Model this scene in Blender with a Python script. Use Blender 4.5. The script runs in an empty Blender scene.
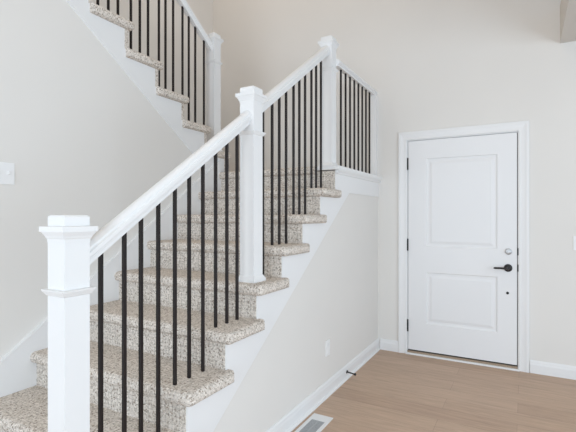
import bpy, bmesh, math, random
from mathutils import Vector, Matrix

random.seed(7)
scene = bpy.context.scene
COL = scene.collection

# ------------------------------------------------------------------ camera, world, lights, exposure
F_PX = 425.0
cam_d = bpy.data.cameras.new('camera')
cam_d.sensor_width = 36.0
cam_d.lens = F_PX / 576.0 * 36.0
cam_d.clip_start = 0.05
cam = bpy.data.objects.new('camera', cam_d)
COL.objects.link(cam)
cam.location = (1.2634, -4.13, 1.32)
cam.rotation_euler = (math.radians(90.0), 0.0, math.atan2(237.0, F_PX))
scene.camera = cam

world = bpy.data.worlds.new('world')
scene.world = world
world.use_nodes = True
bg = world.node_tree.nodes['Background']
bg.inputs['Color'].default_value = (0.80, 0.90, 1.0, 1.0)
bg.inputs['Strength'].default_value = 0.5

def area_light(name, loc, rot, sx, sy, power, color):
    d = bpy.data.lights.new(name, 'AREA')
    d.shape = 'RECTANGLE'
    d.size, d.size_y, d.energy, d.color = sx, sy, power, color
    o = bpy.data.objects.new(name, d)
    COL.objects.link(o)
    o.location = loc
    o.rotation_euler = rot
    return o

# daylight from the tall windows behind the photographer
area_light('front_window_daylight', (0.3, -7.7, 1.7), (math.radians(90), 0, 0), 3.6, 2.8, 138, (0.74, 0.87, 1.0))
area_light('side_window_daylight', (4.1, -4.6, 1.35), (math.radians(90), 0, math.radians(90)), 5.6, 2.2, 155, (0.75, 0.88, 1.0))
# warm lamp over the landing, plus an added warm fill in the foyer
area_light('landing_ceiling_lamp', (-1.1, -1.5, 5.3), (0, 0, 0), 1.6, 1.6, 18, (1.0, 0.83, 0.66))
d = bpy.data.lights.new('foyer_warm_fill', 'POINT')  # added unseen fill without a fixture, warms and brightens the left wall
d.energy, d.shadow_soft_size, d.color = 28, 0.35, (1.0, 0.76, 0.52)
o = bpy.data.objects.new('foyer_warm_fill', d)
COL.objects.link(o)
o.location = (0.9, -4.3, 4.2)

scene.view_settings.view_transform = 'Standard'
scene.view_settings.look = 'None'
scene.view_settings.gamma = 1.0
scene.view_settings.exposure = 0.08
scene.cycles.max_bounces = 12
scene.cycles.diffuse_bounces = 8

# ------------------------------------------------------------------ materials
def new_mat(name, color, rough=0.5, spec=0.5, metal=0.0):
    m = bpy.data.materials.new(name)
    m.use_nodes = True
    b = m.node_tree.nodes['Principled BSDF']
    b.inputs['Base Color'].default_value = (*color, 1)
    b.inputs['Roughness'].default_value = rough
    b.inputs['Metallic'].default_value = metal
    b.inputs['Specular IOR Level'].default_value = spec
    return m, m.node_tree.nodes, m.node_tree.links, b

def position(nodes):
    return nodes.new('ShaderNodeNewGeometry').outputs['Position']

def painted(name, color, rough, scale, strength, spec=0.4):
    """roller-painted surface: tiny tone variation and a fine orange-peel bump"""
    m, n, l, b = new_mat(name, color, rough, spec)
    p = position(n)
    t = n.new('ShaderNodeTexNoise')
    t.inputs['Scale'].default_value = 1.3
    t.inputs['Detail'].default_value = 2
    l.new(p, t.inputs['Vector'])
    r = n.new('ShaderNodeValToRGB')
    r.color_ramp.elements[0].position = 0.3
    r.color_ramp.elements[1].position = 0.7
    r.color_ramp.elements[0].color = (*[c * 0.985 for c in color], 1)
    r.color_ramp.elements[1].color = (*[min(1, c * 1.012) for c in color], 1)
    l.new(t.outputs['Fac'], r.inputs['Fac'])
    l.new(r.outputs['Color'], b.inputs['Base Color'])
    t2 = n.new('ShaderNodeTexNoise')
    t2.inputs['Scale'].default_value = scale
    l.new(p, t2.inputs['Vector'])
    bp = n.new('ShaderNodeBump')
    bp.inputs['Strength'].default_value = strength
    bp.inputs['Distance'].default_value = 0.001
    l.new(t2.outputs['Fac'], bp.inputs['Height'])
    l.new(bp.outputs['Normal'], b.inputs['Normal'])
    return m

M_WALL = painted('wall_paint', (0.74, 0.72, 0.69), 0.75, 240, 0.12, 0.25)
M_CEIL = painted('ceiling_paint', (0.64, 0.605, 0.56), 0.85, 140, 0.2, 0.2)
M_TRIM = painted('trim_paint', (0.785, 0.785, 0.785), 0.38, 90, 0.03, 0.45)
M_DOOR = painted('door_paint', (0.78, 0.78, 0.785), 0.42, 90, 0.03, 0.45)
M_PLATE, *_ = new_mat('white_plastic', (0.82, 0.82, 0.82), 0.3)
M_IRON, *_ = new_mat('black_iron', (0.012, 0.0085, 0.009), 0.4, 0.35)
M_BRONZE, *_ = new_mat('dark_bronze', (0.03, 0.028, 0.028), 0.35, 0.5, 0.6)
M_NICKEL, *_ = new_mat('satin_nickel', (0.50, 0.50, 0.50), 0.42, 0.5, 0.9)
M_BLACK, *_ = new_mat('black_rubber', (0.012, 0.012, 0.012), 0.6)
M_SILL, *_ = new_mat('tan_threshold', (0.33, 0.25, 0.18), 0.45)
M_SLOT, *_ = new_mat('grey_louver', (0.42, 0.43, 0.44), 0.5)
M_DARK, *_ = new_mat('dark_hollow_shade', (0.06, 0.06, 0.065), 0.8)  # dark colour standing in for shade below the louvers and behind the door

def carpet_material():
    m, n, l, b = new_mat('berber_carpet', (0.5, 0.45, 0.4), 0.95, 0.1)
    p = position(n)
    # loop pile: irregular speckle
    v = n.new('ShaderNodeTexVoronoi')
    v.inputs['Scale'].default_value = 150
    v.inputs['Randomness'].default_value = 0.8
    l.new(p, v.inputs['Vector'])
    sep = n.new('ShaderNodeSeparateColor')
    l.new(v.outputs['Color'], sep.inputs['Color'])
    r = n.new('ShaderNodeValToRGB')
    e = r.color_ramp.elements
    e[0].position, e[0].color = 0.0, (0.31, 0.26, 0.215, 1)
    e[1].position, e[1].color = 1.0, (0.80, 0.745, 0.685, 1)
    for pos, c in ((0.10, (0.42, 0.36, 0.305)), (0.25, (0.59, 0.535, 0.475)), (0.65, (0.70, 0.64, 0.58))):
        x = e.new(pos)
        x.color = (*c, 1)
    l.new(sep.outputs['Red'], r.inputs['Fac'])
    # broken rows between the loops, along x and up / across the step
    def math_node(op, a, bb=None):
        q = n.new('ShaderNodeMath')
        q.operation = op
        for k, val in enumerate((a, bb)):
            if val is None:
                continue
            if isinstance(val, (int, float)):
                q.inputs[k].default_value = val
            else:
                l.new(val, q.inputs[k])
        return q.outputs[0]
    sx = n.new('ShaderNodeSeparateXYZ')
    l.new(p, sx.inputs[0])
    t = n.new('ShaderNodeTexNoise')
    t.inputs['Scale'].default_value = 42
    t.inputs['Detail'].default_value = 2
    l.new(p, t.inputs['Vector'])
    wob = math_node('MULTIPLY', t.outputs['Fac'], 1.6)
    rows = None
    for coord, per in ((sx.outputs['X'], 0.021), (math_node('ADD', sx.outputs['Y'], sx.outputs['Z']), 0.019)):
        ph = math_node('ADD', math_node('MULTIPLY', coord, math.pi / per), wob)
        a = math_node('ABSOLUTE', math_node('SINE', ph))
        g = n.new('ShaderNodeMapRange')
        g.inputs['From Min'].default_value = 0.10
        g.inputs['From Max'].default_value = 0.45
        g.inputs['To Min'].default_value = 0.70
        g.inputs['To Max'].default_value = 1.0
        l.new(a, g.inputs['Value'])
        rows = g.outputs['Result'] if rows is None else math_node('MULTIPLY', rows, g.outputs['Result'])
    # rows fade in and out
    t2 = n.new('ShaderNodeTexNoise')
    t2.inputs['Scale'].default_value = 60
    l.new(p, t2.inputs['Vector'])
    fade = n.new('ShaderNodeMapRange')
    fade.inputs['From Min'].default_value = 0.38
    fade.inputs['From Max'].default_value = 0.60
    l.new(t2.outputs['Fac'], fade.inputs['Value'])
    mixv = n.new('ShaderNodeMix')
    mixv.inputs['A'].default_value = 1.0
    l.new(fade.outputs['Result'], mixv.inputs['Factor'])
    l.new(rows, mixv.inputs['B'])
    mx = n.new('ShaderNodeMix')
    mx.data_type = 'RGBA'
    mx.blend_type = 'MULTIPLY'
    mx.inputs['Factor'].default_value = 1.0
    l.new(r.outputs['Color'], mx.inputs['A'])
    l.new(mixv.outputs['Result'], mx.inputs['B'])
    l.new(mx.outputs['Result'], b.inputs['Base Color'])
    bp = n.new('ShaderNodeBump')
    bp.invert = True
    bp.inputs['Strength'].default_value = 0.45
    bp.inputs['Distance'].default_value = 0.004
    l.new(v.outputs['Distance'], bp.inputs['Height'])
    l.new(bp.outputs['Normal'], b.inputs['Normal'])
    return m
M_CARPET = carpet_material()

def floor_material():
    m, n, l, b = new_mat('oak_plank_floor', (0.4, 0.28, 0.2), 0.42, 0.4)
    p = position(n)
    br = n.new('ShaderNodeTexBrick')
    br.offset = 0.37
    br.inputs['Scale'].default_value = 1.0
    br.inputs['Brick Width'].default_value = 1.22
    br.inputs['Row Height'].default_value = 0.178
    br.inputs['Mortar Size'].default_value = 0.0012
    br.inputs['Mortar Smooth'].default_value = 0.2
    br.inputs['Bias'].default_value = 0.0
    br.inputs['Color1'].default_value = (0.455, 0.315, 0.222, 1)
    br.inputs['Color2'].default_value = (0.515, 0.365, 0.262, 1)
    br.inputs['Mortar'].default_value = (0.33, 0.23, 0.165, 1)
    l.new(p, br.inputs['Vector'])
    mp = n.new('ShaderNodeMapping')
    mp.inputs['Scale'].default_value = (2.2, 26.0, 1.0)
    l.new(p, mp.inputs['Vector'])
    t = n.new('ShaderNodeTexNoise')
    t.inputs['Scale'].default_value = 1.6
    t.inputs['Detail'].default_value = 6
    t.inputs['Roughness'].default_value = 0.70
    t.inputs['Distortion'].default_value = 0.6
    l.new(mp.outputs['Vector'], t.inputs['Vector'])
    mr = n.new('ShaderNodeMapRange')
    mr.inputs['From Min'].default_value = 0.28
    mr.inputs['From Max'].default_value = 0.72
    mr.inputs['To Min'].default_value = 0.80
    mr.inputs['To Max'].default_value = 1.16
    l.new(t.outputs['Fac'], mr.inputs['Value'])
    mx = n.new('ShaderNodeMix')
    mx.data_type = 'RGBA'
    mx.blend_type = 'MULTIPLY'
    mx.inputs['Factor'].default_value = 1.0
    l.new(br.outputs['Color'], mx.inputs['A'])
    l.new(mr.outputs['Result'], mx.inputs['B'])
    l.new(mx.outputs['Result'], b.inputs['Base Color'])
    bp = n.new('ShaderNodeBump')
    bp.inputs['Strength'].default_value = 0.12
    bp.inputs['Distance'].default_value = 0.002
    l.new(t.outputs['Fac'], bp.inputs['Height'])
    l.new(bp.outputs['Normal'], b.inputs['Normal'])
    return m
M_FLOOR = floor_material()

# ------------------------------------------------------------------ helpers
def obj(name, bm, mat, parent=None, smooth=False):
    bmesh.ops.recalc_face_normals(bm, faces=bm.faces)
    me = bpy.data.meshes.new(name)
    bm.to_mesh(me)
    bm.free()
    for mm in (mat if isinstance(mat, (list, tuple)) else [mat]):
        me.materials.append(mm)
    if smooth:
        me.polygons.foreach_set('use_smooth', [True] * len(me.polygons))
        me.set_sharp_from_angle(angle=math.radians(38))
    o = bpy.data.objects.new(name, me)
    COL.objects.link(o)
    if parent:
        o.parent = parent
        if parent.parent is None:
            o.matrix_parent_inverse = Matrix.Translation(parent.location).inverted()
    return o

def struct(o, label=None):
    o['kind'] = 'structure'
    if label:
        o['label'] = label
    return o

def thing(name, label, cat, loc=(0, 0, 0), group=None):
    o = bpy.data.objects.new(name, None)
    COL.objects.link(o)
    o.location = loc
    o.empty_display_size = 0.05
    o['label'] = label
    o['category'] = cat
    if group:
        o['group'] = group
    return o

def box(bm, x0, x1, y0, y1, z0, z1, bevel=0.0, seg=2):
    r = bmesh.ops.create_cube(bm, size=1.0)
    vs = r['verts']
    for v in vs:
        v.co = Vector((x0 + (v.co.x + .5) * (x1 - x0), y0 + (v.co.y + .5) * (y1 - y0), z0 + (v.co.z + .5) * (z1 - z0)))
    if bevel:
        es = list({e for v in vs for e in v.link_edges})
        bmesh.ops.bevel(bm, geom=es, offset=bevel, segments=seg, profile=0.5, affect='EDGES')

def boxes(*specs, bevel=0.0, seg=2):
    bm = bmesh.new()
    for s in specs:
        box(bm, *s, bevel=bevel, seg=seg)
    return bm

def prism_x(bm, pts, x0, x1):
    """closed polygon of (y, z) extruded from x0 to x1"""
    a = [bm.verts.new((x0, y, z)) for y, z in pts]
    b = [bm.verts.new((x1, y, z)) for y, z in pts]
    bm.faces.new(a)
    bm.faces.new(b)
    k = len(pts)
    for i in range(k):
        bm.faces.new((a[i], a[(i + 1) % k], b[(i + 1) % k], b[i]))

def loft(bm, rings, caps=True):
    rv = [[bm.verts.new(p) for p in r] for r in rings]
    k = len(rings[0])
    for a, b in zip(rv, rv[1:]):
        for i in range(k):
            bm.faces.new((a[i], a[(i + 1) % k], b[(i + 1) % k], b[i]))
    if caps:
        bm.faces.new(rv[0])
        bm.faces.new(rv[-1])

def square_stack(bm, cx, cy, levels):
    """square column from (half width, z) levels"""
    loft(bm, [[(cx - h, cy - h, z), (cx + h, cy - h, z), (cx + h, cy + h, z), (cx - h, cy + h, z)] for h, z in levels])

def lathe(bm, origin, axis, prof, seg=28):
    """prof: (radius, distance along axis)"""
    ax = Vector(axis).normalized()
    u = ax.orthogonal().normalized()
    w = ax.cross(u)
    rings = []
    for r, d in prof:
        r = max(r, 1e-5)
        rings.append([Vector(origin) + ax * d + (u * math.cos(t) + w * math.sin(t)) * r
                      for t in (2 * math.pi * i / seg for i in range(seg))])
    loft(bm, rings)

# ------------------------------------------------------------------ dimensions
RISE, RUN = 0.19, 0.2743
RISER1 = -3.296                      # first riser of the lower flight
def ry(k): return RISER1 + (k - 1) * RUN      # riser k of the lower flight (k = 9 is the landing)
LAND = 9 * RISE                      # 1.71
WX = -1.135                          # face of the wall between the flights
U1 = -1.008                          # first riser of the upper flight
def uy(j): return U1 - (j - 1) * 0.275
def uz(j): return LAND + j * RISE
LEFT2 = -2.10                        # far wall of the stairwell
FRONT, RIGHT, TOP = -8.2, 4.2, 5.5
NEWEL_X = -0.096
NOSE = 0.035

# ------------------------------------------------------------------ shell
struct(obj('floor', boxes((LEFT2 - .1, RIGHT, FRONT, .12, -.1, 0)), M_FLOOR), 'light brown oak plank floor')
DX0, DX1, DZ = 0.268, 1.219, 2.052
struct(obj('wall_back', boxes((LEFT2 - .1, DX0, 0, .12, 0, TOP), (DX1, RIGHT, 0, .12, 0, TOP), (DX0, DX1, 0, .12, DZ, TOP)), M_WALL),
       'tall warm white wall around the white door')
struct(obj('wall_stairwell', boxes((LEFT2 - .1, LEFT2, FRONT, 0, 0, TOP)), M_WALL), 'far wall behind the upper flight')
bm = bmesh.new()
pts = [(FRONT, 0), (FRONT, TOP), (uy(7) - .02, TOP), (uy(7) - .02, uz(6) - .03)]
for j in range(6, 0, -1):
    pts += [(uy(j) - .012, uz(j) - .03), (uy(j) - .012, uz(j - 1) - .03)]
pts += [(uy(1) - .012, 0)]
prism_x(bm, pts, WX - .1, WX)
struct(obj('wall_left', bm, M_WALL), 'warm white wall beside the lower flight carrying the switch plate')
bm = bmesh.new()
pts = [(ry(1) + .03, 0), (ry(1) + .03, .03)]
pts += [(ry(9) + .02, .03 + 8 * RISE - .10), (ry(9) + .02, LAND - .05), (0, LAND - .05), (0, 0)]
prism_x(bm, pts, -.11, -.014)
struct(obj('wall_under_stairs', bm, M_WALL), 'warm white triangular wall below the lower flight')
struct(obj('ceiling', boxes((1.514, RIGHT, FRONT, 0, 2.735, 3.04)), M_CEIL), 'lower ceiling edge at the upper right corner')
struct(obj('ceiling', boxes((LEFT2 - .1, RIGHT, FRONT, .12, TOP, TOP + .1)), M_CEIL))
struct(obj('floor_upper', boxes((LEFT2, WX - .1, FRONT, uy(7) - .02, 2.75, uz(7))), M_CARPET))

# baseboards -------------------------------------------------------
BASE_PROFILE = [(0, 0), (.014, 0), (.014, .072), (.011, .082), (.010, .094), (.006, .101), (.004, .106), (0, .106)]
def baseboard_x(x0, x1, y, z=0, s=1.0):        # runs along x on a wall facing -y
    bm = bmesh.new()
    loft(bm, [[(x, y - d, z + h * s) for d, h in BASE_PROFILE] for x in (x0, x1)])
    return bm
def baseboard_y(y0, y1, x, z=0, s=1.0):        # runs along y on a wall facing +x
    bm = bmesh.new()
    loft(bm, [[(x + d, y, z + h * s) for d, h in BASE_PROFILE] for y in (y0, y1)])
    return bm
struct(obj('baseboard_back', baseboard_x(0.012, DX0 - .07, 0), M_TRIM), 'short white baseboard left of the door')
struct(obj('baseboard_back', baseboard_x(DX1 + .082, RIGHT, 0), M_TRIM), 'white baseboard right of the door')
struct(obj('baseboard_under_stairs', baseboard_y(-2.86, 0, -.014), M_TRIM), 'white baseboard below the triangular wall')
bm = bmesh.new()
loft(bm, [[(x, y, z) for x, z in ((0, 0), (.014, 0), (.013, .008), (.008, .015), (0, .018))] for y in (-2.86, -.001)])
struct(obj('trim_4', bm, M_TRIM), 'white shoe moulding at the foot of the triangular wall')
struct(obj('baseboard_landing', baseboard_x(LEFT2, -.17, 0, LAND), M_TRIM), 'white baseboard behind the landing')
struct(obj('baseboard_landing', baseboard_y(U1 + .02, 0, LEFT2, LAND), M_TRIM))

# skirt board on the left wall following the lower flight
bm = bmesh.new()
def sk(y): return .690 * (y + 2.94) + .546
prism_x(bm, [(-3.75, 0), (-3.75, .106), (-3.55, sk(-3.55)), (ry(9), sk(ry(9))), (ry(9), LAND - .35), (ry(1) + .1, 0)], WX, WX + .026)
pts = [(-3.56, sk(-3.56) - .002), (ry(9), sk(ry(9)) - .002), (ry(9), sk(ry(9)) + .010), (-3.56, sk(-3.56) + .010)]
prism_x(bm, pts, WX, WX + .027)
struct(obj('trim_1', bm, M_TRIM), 'white sloping skirt board on the left wall beside the lower flight')

# ------------------------------------------------------------------ door, casing, threshold
bm = bmesh.new()
CAS = [(.006, 0), (.006, .011), (.012, .014), (.030, .013), (.050, .016), (.060, .019), (.076, .019), (.079, .015), (.079, 0)]
xl, xr, zt = DX0 + .006 + .004, DX1 - .010, DZ - .012
CAS = [(u * 1.09, v) for u, v in CAS]
loft(bm, [[(xl - u, -v, 0) for u, v in CAS], [(xl - u, -v, zt + u) for u, v in CAS],
          [(xr + u, -v, zt + u) for u, v in CAS], [(xr + u, -v, 0) for u, v in CAS]])
casing = struct(obj('trim_2', bm, M_TRIM), 'white moulded casing around the door')
JX0, JX1 = DX0 + .010, DX1 - .010
obj('jamb', boxes((DX0, JX0, 0, .12, 0, DZ), (JX1, DX1, 0, .12, 0, DZ), (JX0, JX1, 0, .12, DZ - .012, DZ)), M_TRIM, casing)
obj('weatherstrip_gap_shade', boxes((JX0, JX0 + .014, .052, .075, .02, DZ - .012), (JX1 - .014, JX1, .052, .075, .02, DZ - .012),
                          (JX0, JX1, .052, .075, DZ - .03, DZ - .012)), M_BLACK, casing)  # black seal strips added so the gaps round the slab read as shaded
for z in (1.014, .875):
    obj('strike_plate', boxes((JX1 - .0015, JX1 + .006, -.004, .03, z - .03, z + .03), bevel=.001, seg=1), M_BRONZE, casing)
obj('backing', boxes((DX0, DX1, .10, .12, 0, DZ)), M_DARK, casing)

door = bpy.data.objects.new('door_1', None)
COL.objects.link(door)
door.location = (JX0, 0, 0)
struct(door, 'white two panel door with dark lever handle')
SX0, SX1, SZ0, SZ1 = JX0 + .0055, JX1 - .0055, .044, DZ - .0165
YF = -.002
bm = bmesh.new()
xs = [SX0, .452, 1.052, SX1]
zs = [SZ0, .305, .790, 1.030, 1.862, SZ1]
grid = [[bm.verts.new((x, YF, z)) for x in xs] for z in zs]
bk = {k: bm.verts.new((x, YF + .045, z)) for k, (x, z) in {'a': (SX0, SZ0), 'b': (SX1, SZ0), 'c': (SX1, SZ1), 'd': (SX0, SZ1)}.items()}
for i in range(5):
    for j in range(3):
        q = (grid[i][j], grid[i][j + 1], grid[i + 1][j + 1], grid[i + 1][j])
        if j == 1 and i in (1, 3):
            x0, x1, z0, z1 = xs[1], xs[2], zs[i], zs[i + 1]
            prev = list(q)
            for ins, dep in ((.006, .007), (.013, .0085), (.030, .0085), (.036, .006), (.052, .0025)):
                cur = [bm.verts.new((x, YF + dep, z)) for x, z in ((x0 + ins, z0 + ins), (x1 - ins, z0 + ins), (x1 - ins, z1 - ins), (x0 + ins, z1 - ins))]
                for k in range(4):
                    bm.faces.new((prev[k], prev[(k + 1) % 4], cur[(k + 1) % 4], cur[k]))
                prev = cur
            bm.faces.new(prev)
        else:
            bm.faces.new(q)
g = grid
bm.faces.new((bk['a'], bk['b'], bk['c'], bk['d']))
bm.faces.new([g[0][0], g[0][1], g[0][2], g[0][3], bk['b'], bk['a']])
bm.faces.new([g[5][0], g[5][1], g[5][2], g[5][3], bk['c'], bk['d']])
bm.faces.new([g[i][0] for i in range(6)] + [bk['d'], bk['a']])
bm.faces.new([g[i][3] for i in range(6)] + [bk['c'], bk['b']])
obj('door_slab', bm, M_DOOR, door)
obj('door_sweep', boxes((SX0, SX1, YF + .003, YF + .04, .035, SZ0)), M_BLACK, door)
for z in (1.82, 1.045, .272):
    bm = bmesh.new()
    lathe(bm, (JX0 + .003, YF - .006, z - .052), (0, 0, 1), [(.0045, -.006), (.0065, 0), (.0065, .034), (.006, .035), (.0065, .036), (.0065, .069), (.006, .070), (.0065, .071), (.0065, .104), (.0045, .110)], 14)
    box(bm, JX0 + .001, JX0 + .005, YF - .004, YF + .02, z - .05, z + .05)
    obj('hinge', bm, M_BLACK, door, True)
HX = 1.136
bm = bmesh.new()
lathe(bm, (HX, YF, .872), (0, -1, 0), [(.0335, 0), (.0335, .005), (.031, .009), (.024, .011), (.015, .013), (.0125, .018), (.0115, .045), (.0135, .048), (.0135, .062), (.011, .066), (0, .067)], 32)
lever = obj('lever_handle', bm, M_BRONZE, door, True)
bm = bmesh.new()
rings = []
for t, h, d, dz in ((0, .011, .009, 0), (.02, .0095, .008, 0), (.06, .0085, .007, 0), (.095, .0085, .0065, -.001), (.108, .006, .004, -.001)):
    c = Vector((HX - .002 - t, YF - .055, .872 + dz))
    rings.append([c + Vector((0, d * math.cos(a), h * math.sin(a))) for a in (2 * math.pi * i / 14 for i in range(14))])
loft(bm, rings)
obj('lever', bm, M_BRONZE, lever, True)
bm = bmesh.new()
lathe(bm, (HX + .003, YF, 1.014), (0, -1, 0), [(.0275, 0), (.0275, .006), (.025, .011), (.020, .013), (.019, .017), (.012, .018), (0, .018)], 32)
bolt = obj('deadbolt', bm, M_NICKEL, door, True)
obj('thumb_turn', boxes((HX + .003 - .004, HX + .003 + .004, YF - .034, YF - .017, 1.014 - .014, 1.014 + .014), bevel=.0025), M_NICKEL, bolt)
bm = bmesh.new()
lathe(bm, (HX - .004, YF + .001, .655), (0, -1, 0), [(.0115, 0), (.0115, .004), (.008, .006), (0, .0062)], 20)
obj('bumper', bm, M_BLACK, door, True)
bm = boxes((DX0 - .004, DX1 + .004, -.030, .0, 0, .015), bevel=.003)
th = struct(obj('trim_3', bm, M_TRIM), 'white strip at the foot of the door')
obj('sill', boxes((JX0, JX1, -.010, .10, .010, .033)), M_SILL, th)

# ------------------------------------------------------------------ stairs
def tread_bm(x0, x1, y0, y1, zt, front, side, th=.060, r=.027):
    """carpeted tread; front = -1 / +1 nosing on y0 / y1; side = list of rounded open ends (-1, +1)"""
    bm = bmesh.new()
    box(bm, x0, x1, y0, y1, zt - th, zt)
    yf = y0 if front < 0 else y1
    es = []
    for e in bm.edges:
        a, b = e.verts[0].co, e.verts[1].co
        on_f = abs(a.y - yf) < 1e-5 and abs(b.y - yf) < 1e-5
        on_s = any(abs(a.x - (x1 if s > 0 else x0)) < 1e-5 and abs(b.x - (x1 if s > 0 else x0)) < 1e-5 for s in side)
        if on_f and not (abs(a.z - b.z) > 1e-5 and not on_s):
            es.append(e)
        elif on_s:
            es.append(e)
    bmesh.ops.bevel(bm, geom=es, offset=r, segments=5, profile=0.5, affect='EDGES')
    return bm

stairs = thing('staircase', 'lower carpeted staircase rising from the front newel post to the landing', 'staircase', (-.57, RISER1, 0))
for k in range(1, 9):
    z = k * RISE
    tr = obj('tread', tread_bm(WX + .0265, .044, ry(k) - NOSE, ry(k + 1) + .018, z, -1, [1]), M_CARPET, stairs, True)
for k in range(1, 10):
    zt_ = k * RISE - .04 if k < 9 else LAND - .04
    obj('riser', boxes((WX + .0265, -.013, ry(k), ry(k) + .03, (k - 1) * RISE - .004, zt_)), M_CARPET, stairs)
bm = bmesh.new()
pts = [(ry(1) + .004, 0)]
for k in range(1, 9):
    pts += [(ry(k) + .004, k * RISE - .03), (ry(k + 1) + .004, k * RISE - .03)]
pts += [(ry(9) + .004, LAND - .036), (0, LAND - .036), (0, 1.510), (-.815, 1.510), (-2.875, .106), (-2.875, 0)]
prism_x(bm, pts, -.014, -.006)
obj('stringer', bm, M_TRIM, stairs)

landing = thing('stair_landing', 'carpeted landing between the two flights with white cap and fascia', 'landing', (-1, -.5, LAND))
bm = tread_bm(WX + .0265, -.168, ry(9) - NOSE, 0, LAND, -1, [])
box(bm, LEFT2, WX + .0265, U1 + .03, 0, LAND - .046, LAND)
obj('carpet', bm, M_CARPET, landing, True)
obj('cap', boxes((-.168, .030, ry(9) - .022, -.0005, LAND - .034, LAND - .004), bevel=.004), M_TRIM, landing)
bm = bmesh.new()
prof = [(-.006, -.034), (.024, -.034), (.021, -.042), (.010, -.050), (.007, -.060), (-.006, -.064)]
loft(bm, [[(x, y, LAND + z) for x, z in prof] for y in (ry(9) - .004, -.0005)])
obj('moulding', bm, M_TRIM, landing)

upper = thing('staircase', 'upper carpeted staircase climbing left from the landing at the top of the picture', 'staircase', (-1.6, U1, LAND))
for j in range(1, 7):
    obj('tread', tread_bm(LEFT2 + .001, WX + .050, uy(j + 1) - .020, uy(j) + NOSE, uz(j), 1, [1]), M_CARPET, upper, True)
for j in range(1, 8):
    obj('riser', boxes((LEFT2 + .001, WX + .011, uy(j) - .03, uy(j), uz(j - 1) - .004, uz(j) - .04)), M_CARPET, upper)
bm = bmesh.new()
def ul(y): return 2.155 - .70 * (y + 1.905)
pts = [(uy(1) - .006, LAND - .03)]
for j in range(1, 7):
    pts += [(uy(j) - .006, uz(j) - .03), (uy(j + 1) - .006, uz(j) - .03)]
pts += [(uy(7) - .006, uz(7) - .03), (uy(7) - .30, uz(7) - .03), (uy(7) - .30, ul(uy(7) - .30)), (uy(1) - .30, ul(uy(1) - .30)), (uy(1) - .30, LAND - .06), (uy(1) - .006, LAND - .06)]
prism_x(bm, pts, WX - .002, WX + .009)
obj('stringer', bm, M_TRIM, upper)

# ------------------------------------------------------------------ railings
HW = 0.046
def newel(parent, cx, cy, z0, ztop, plinth=True):
    bm = bmesh.new()
    square_stack(bm, cx, cy, [(HW, z0), (HW, ztop - .090)])
    post = obj('newel_post', bm, M_TRIM, parent)
    bm = bmesh.new()
    c = HW
    square_stack(bm, cx, cy, [(c + .001, ztop - .092), (c + .002, ztop - .080), (c + .005, ztop - .076), (c + .007, ztop - .070), (c + .012, ztop - .062), (c + .015, ztop - .056),
                              (c + .019, ztop - .056), (c + .019, ztop - .038), (c, ztop - .037), (c, ztop - .005), (c - .005, ztop)])
    obj('post_cap', bm, M_TRIM, post)
    zc = ztop - .249
    bm = bmesh.new()
    square_stack(bm, cx, cy, [(c + .001, zc - .022), (c + .005, zc - .019), (c + .009, zc - .012), (c + .013, zc - .007), (c + .015, zc - .002), (c + .013, zc), (c, zc + .001)])
    obj('collar', bm, M_TRIM, post)
    if plinth:
        bm = bmesh.new()
        square_stack(bm, cx, cy, [(c + .014, z0), (c + .014, z0 + .014), (c + .009, z0 + .022), (c + .004, z0 + .032), (c + .001, z0 + .036)])
        obj('base_moulding', bm, M_TRIM, post)
    return post

RAIL = [(.019, 0), (.019, .020), (.026, .027), (.026, .034), (.033, .042), (.033, .064), (.027, .071), (.026, .084), (.017, .097), (.007, .102)]
def rail_bm(cx, pa, pb, s=1.0):
    """pa, pb = (y, z of the underside); plumb-cut ends"""
    sec = [(-x, z) for x, z in RAIL] + [(x, z) for x, z in reversed(RAIL)]
    bm = bmesh.new()
    loft(bm, [[(cx + x, y, zb + z * s) for x, z in sec] for y, zb in (pa, pb)])
    return bm

BW = 0.0066
def baluster(parent, cx, cy, z0, z1):
    bm = bmesh.new()
    square_stack(bm, cx, cy, [(BW, z0 - .004), (BW, z1 + .004)])
    return obj('baluster', bm, M_IRON, parent)

def lower_rail_z(y): return 1.188 + .6865 * (y + 3.103)
rail = thing('stair_railing', 'white railing with three newel posts and black balusters along the lower flight', 'railing', (NEWEL_X, -3.23, RISE))
N1, N2, N3 = -3.227, -2.120, -1.032
newel(rail, NEWEL_X, N1, RISE, 1.323)
newel(rail, NEWEL_X, N2, 5 * RISE, 2.046)
newel(rail, NEWEL_X, N3, LAND - .004, 2.731)
for a, b in ((N1 + HW, N2 - HW), (N2 + HW, N3 - HW)):
    obj('handrail', rail_bm(NEWEL_X, (a, lower_rail_z(a)), (b, lower_rail_z(b)), .78), M_TRIM, rail, True)
def tread_z(y):
    k = 0
    while k < 9 and y > ry(k + 1) - NOSE:
        k += 1
    return k * RISE
for y in (-3.103, -2.998, -2.916, -2.823, -2.725, -2.633, -2.537, -2.440, -2.348, -2.258,
          -1.999, -1.893, -1.806, -1.718, -1.616, -1.532, -1.444, -1.342, -1.262, -1.176):
    baluster(rail, NEWEL_X, y, tread_z(y), lower_rail_z(y))

guard = thing('landing_railing', 'short level white railing with black balusters between the top newel post and the back wall', 'railing', (NEWEL_X, -.5, LAND))
GZ = 2.515
GX = -.052
obj('handrail', rail_bm(GX, (N3 + HW, GZ), (-.001, GZ), .55), M_TRIM, guard, True)
for i in range(8):
    baluster(guard, GX, -.883 + i * .1045, LAND - .004, GZ)
bm = boxes((GX - .03, GX + .03, -.045, -.001, LAND - .004, GZ + .002), bevel=.002)
obj('half_newel', bm, M_TRIM, guard)

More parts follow.
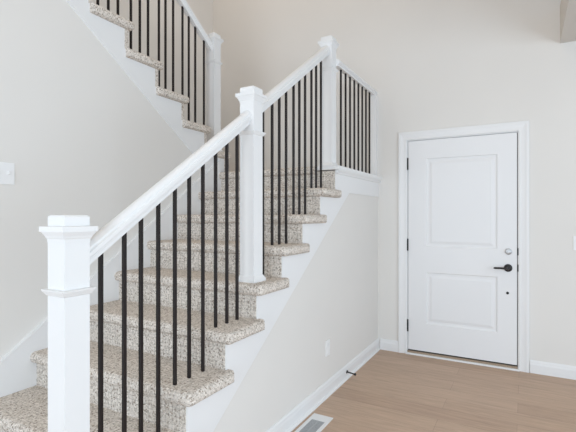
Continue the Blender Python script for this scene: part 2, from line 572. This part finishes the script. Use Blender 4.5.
UX = -1.205
def upper_rail_z(y): return 2.858 - .688 * (y + 1.22)
urail = thing('stair_railing', 'white sloping railing with black balusters on the upper flight at the top left', 'railing', (UX, -1.09, uz(1)))
UN = -1.092
newel(urail, UX, UN, uz(1), 2.965, True)
obj('handrail', rail_bm(UX, (UN - HW, upper_rail_z(UN - HW)), (uy(7) - .02, upper_rail_z(uy(7) - .02)), .8), M_TRIM, urail, True)
def utread_z(y):
    j = 1
    while j < 7 and y < uy(j + 1) + NOSE:
        j += 1
    return uz(j)
for y in (-1.223, -1.336, -1.416, -1.491, -1.598, -1.681, -1.750, -1.858, -1.936, -2.017, -2.128, -2.206, -2.287, -2.395, -2.475, -2.555):
    baluster(urail, UX, y, utread_z(y), upper_rail_z(y))

# ------------------------------------------------------------------ small fittings
def plate_bm(axis, u0, u1, z0, z1, base, t=.006):
    return boxes((base, base + t, u0, u1, z0, z1) if axis == 'x' else (u0, u1, base - t, base, z0, z1), bevel=.002, seg=2)

sw = thing('light_switch', 'white double switch plate on the left wall above the stair skirt board', 'light switch', (WX, -2.907, 1.545))
obj('plate', plate_bm('x', -2.968, -2.852, 1.487, 1.603, WX), M_PLATE, sw)
obj('toggle', boxes((WX + .005, WX + .018, -2.889, -2.881, 1.540, 1.556), bevel=.002), M_PLATE, sw)
obj('toggle', boxes((WX + .005, WX + .018, -2.937, -2.929, 1.540, 1.556), bevel=.002), M_PLATE, sw)
sw2 = thing('light_switch', 'white switch plate on the door wall at the right edge of the picture', 'light switch', (1.64, 0, 1.10))
obj('plate', plate_bm('y', 1.604, 1.674, 1.045, 1.160, 0), M_PLATE, sw2)
obj('paddle', boxes((1.622, 1.656, -.010, -.005, 1.07, 1.135), bevel=.002), M_PLATE, sw2)
ou = thing('wall_outlet', 'white outlet plate low on the triangular wall below the stairs', 'outlet', (-.014, -1.24, .345))
obj('plate', plate_bm('x', -1.275, -1.205, .288, .402, -.014, .007), M_PLATE, ou)
for z in (.322, .368):
    obj('socket', boxes((-.008, -.005, -1.257, -1.223, z - .015, z + .015), bevel=.003), M_PLATE, ou)
st = thing('door_stop', 'black rod door stop on the baseboard below the triangular wall', 'door stop', (.0, -.885, .056))
bm = bmesh.new()
lathe(bm, (-.0005, -.885, .056), (1, 0, -.12), [(.014, 0), (.014, .004), (.009, .007), (.0055, .010), (.0055, .066)], 16)
sto = obj('rod', bm, M_BLACK, st, True)
bm = bmesh.new()
lathe(bm, (.0635, -.885, .056 - .0077), (1, 0, -.12), [(.009, 0), (.0105, .003), (.0105, .011), (.008, .015), (0, .0155)], 16)
obj('rubber_tip', bm, M_BLACK, st, True)

reg = thing('floor_register', 'white metal floor register beside the baseboard under the stairs', 'floor register', (.103, -1.73, 0))
bm = bmesh.new()
X0, X1, Y0, Y1 = .035, .172, -1.895, -1.568
OX0, OX1, OY0, OY1 = .058, .149, -1.835, -1.648
for s in ((X0, OX0, Y0, Y1), (OX1, X1, Y0, Y1), (OX0, OX1, Y0, OY0), (OX0, OX1, OY1, Y1)):
    box(bm, *s, 0, .005)
obj('frame', bm, M_TRIM, reg)
bm = bmesh.new()
n = 17
for i in range(n):
    y = OY0 + (i + .5) * (OY1 - OY0) / n
    box(bm, OX0, OX1, y - .0032, y + .0032, .001, .0042)
box(bm, (OX0 + OX1) / 2 - .003, (OX0 + OX1) / 2 + .003, OY0, OY1, .0012, .0045)
obj('louver', bm, M_SLOT, reg)
obj('hollow_shade_sheet', boxes((OX0, OX1, OY0, OY1, .0004, .0012)), M_DARK, reg)  # flat dark sheet on the floor, painted shade of the register opening
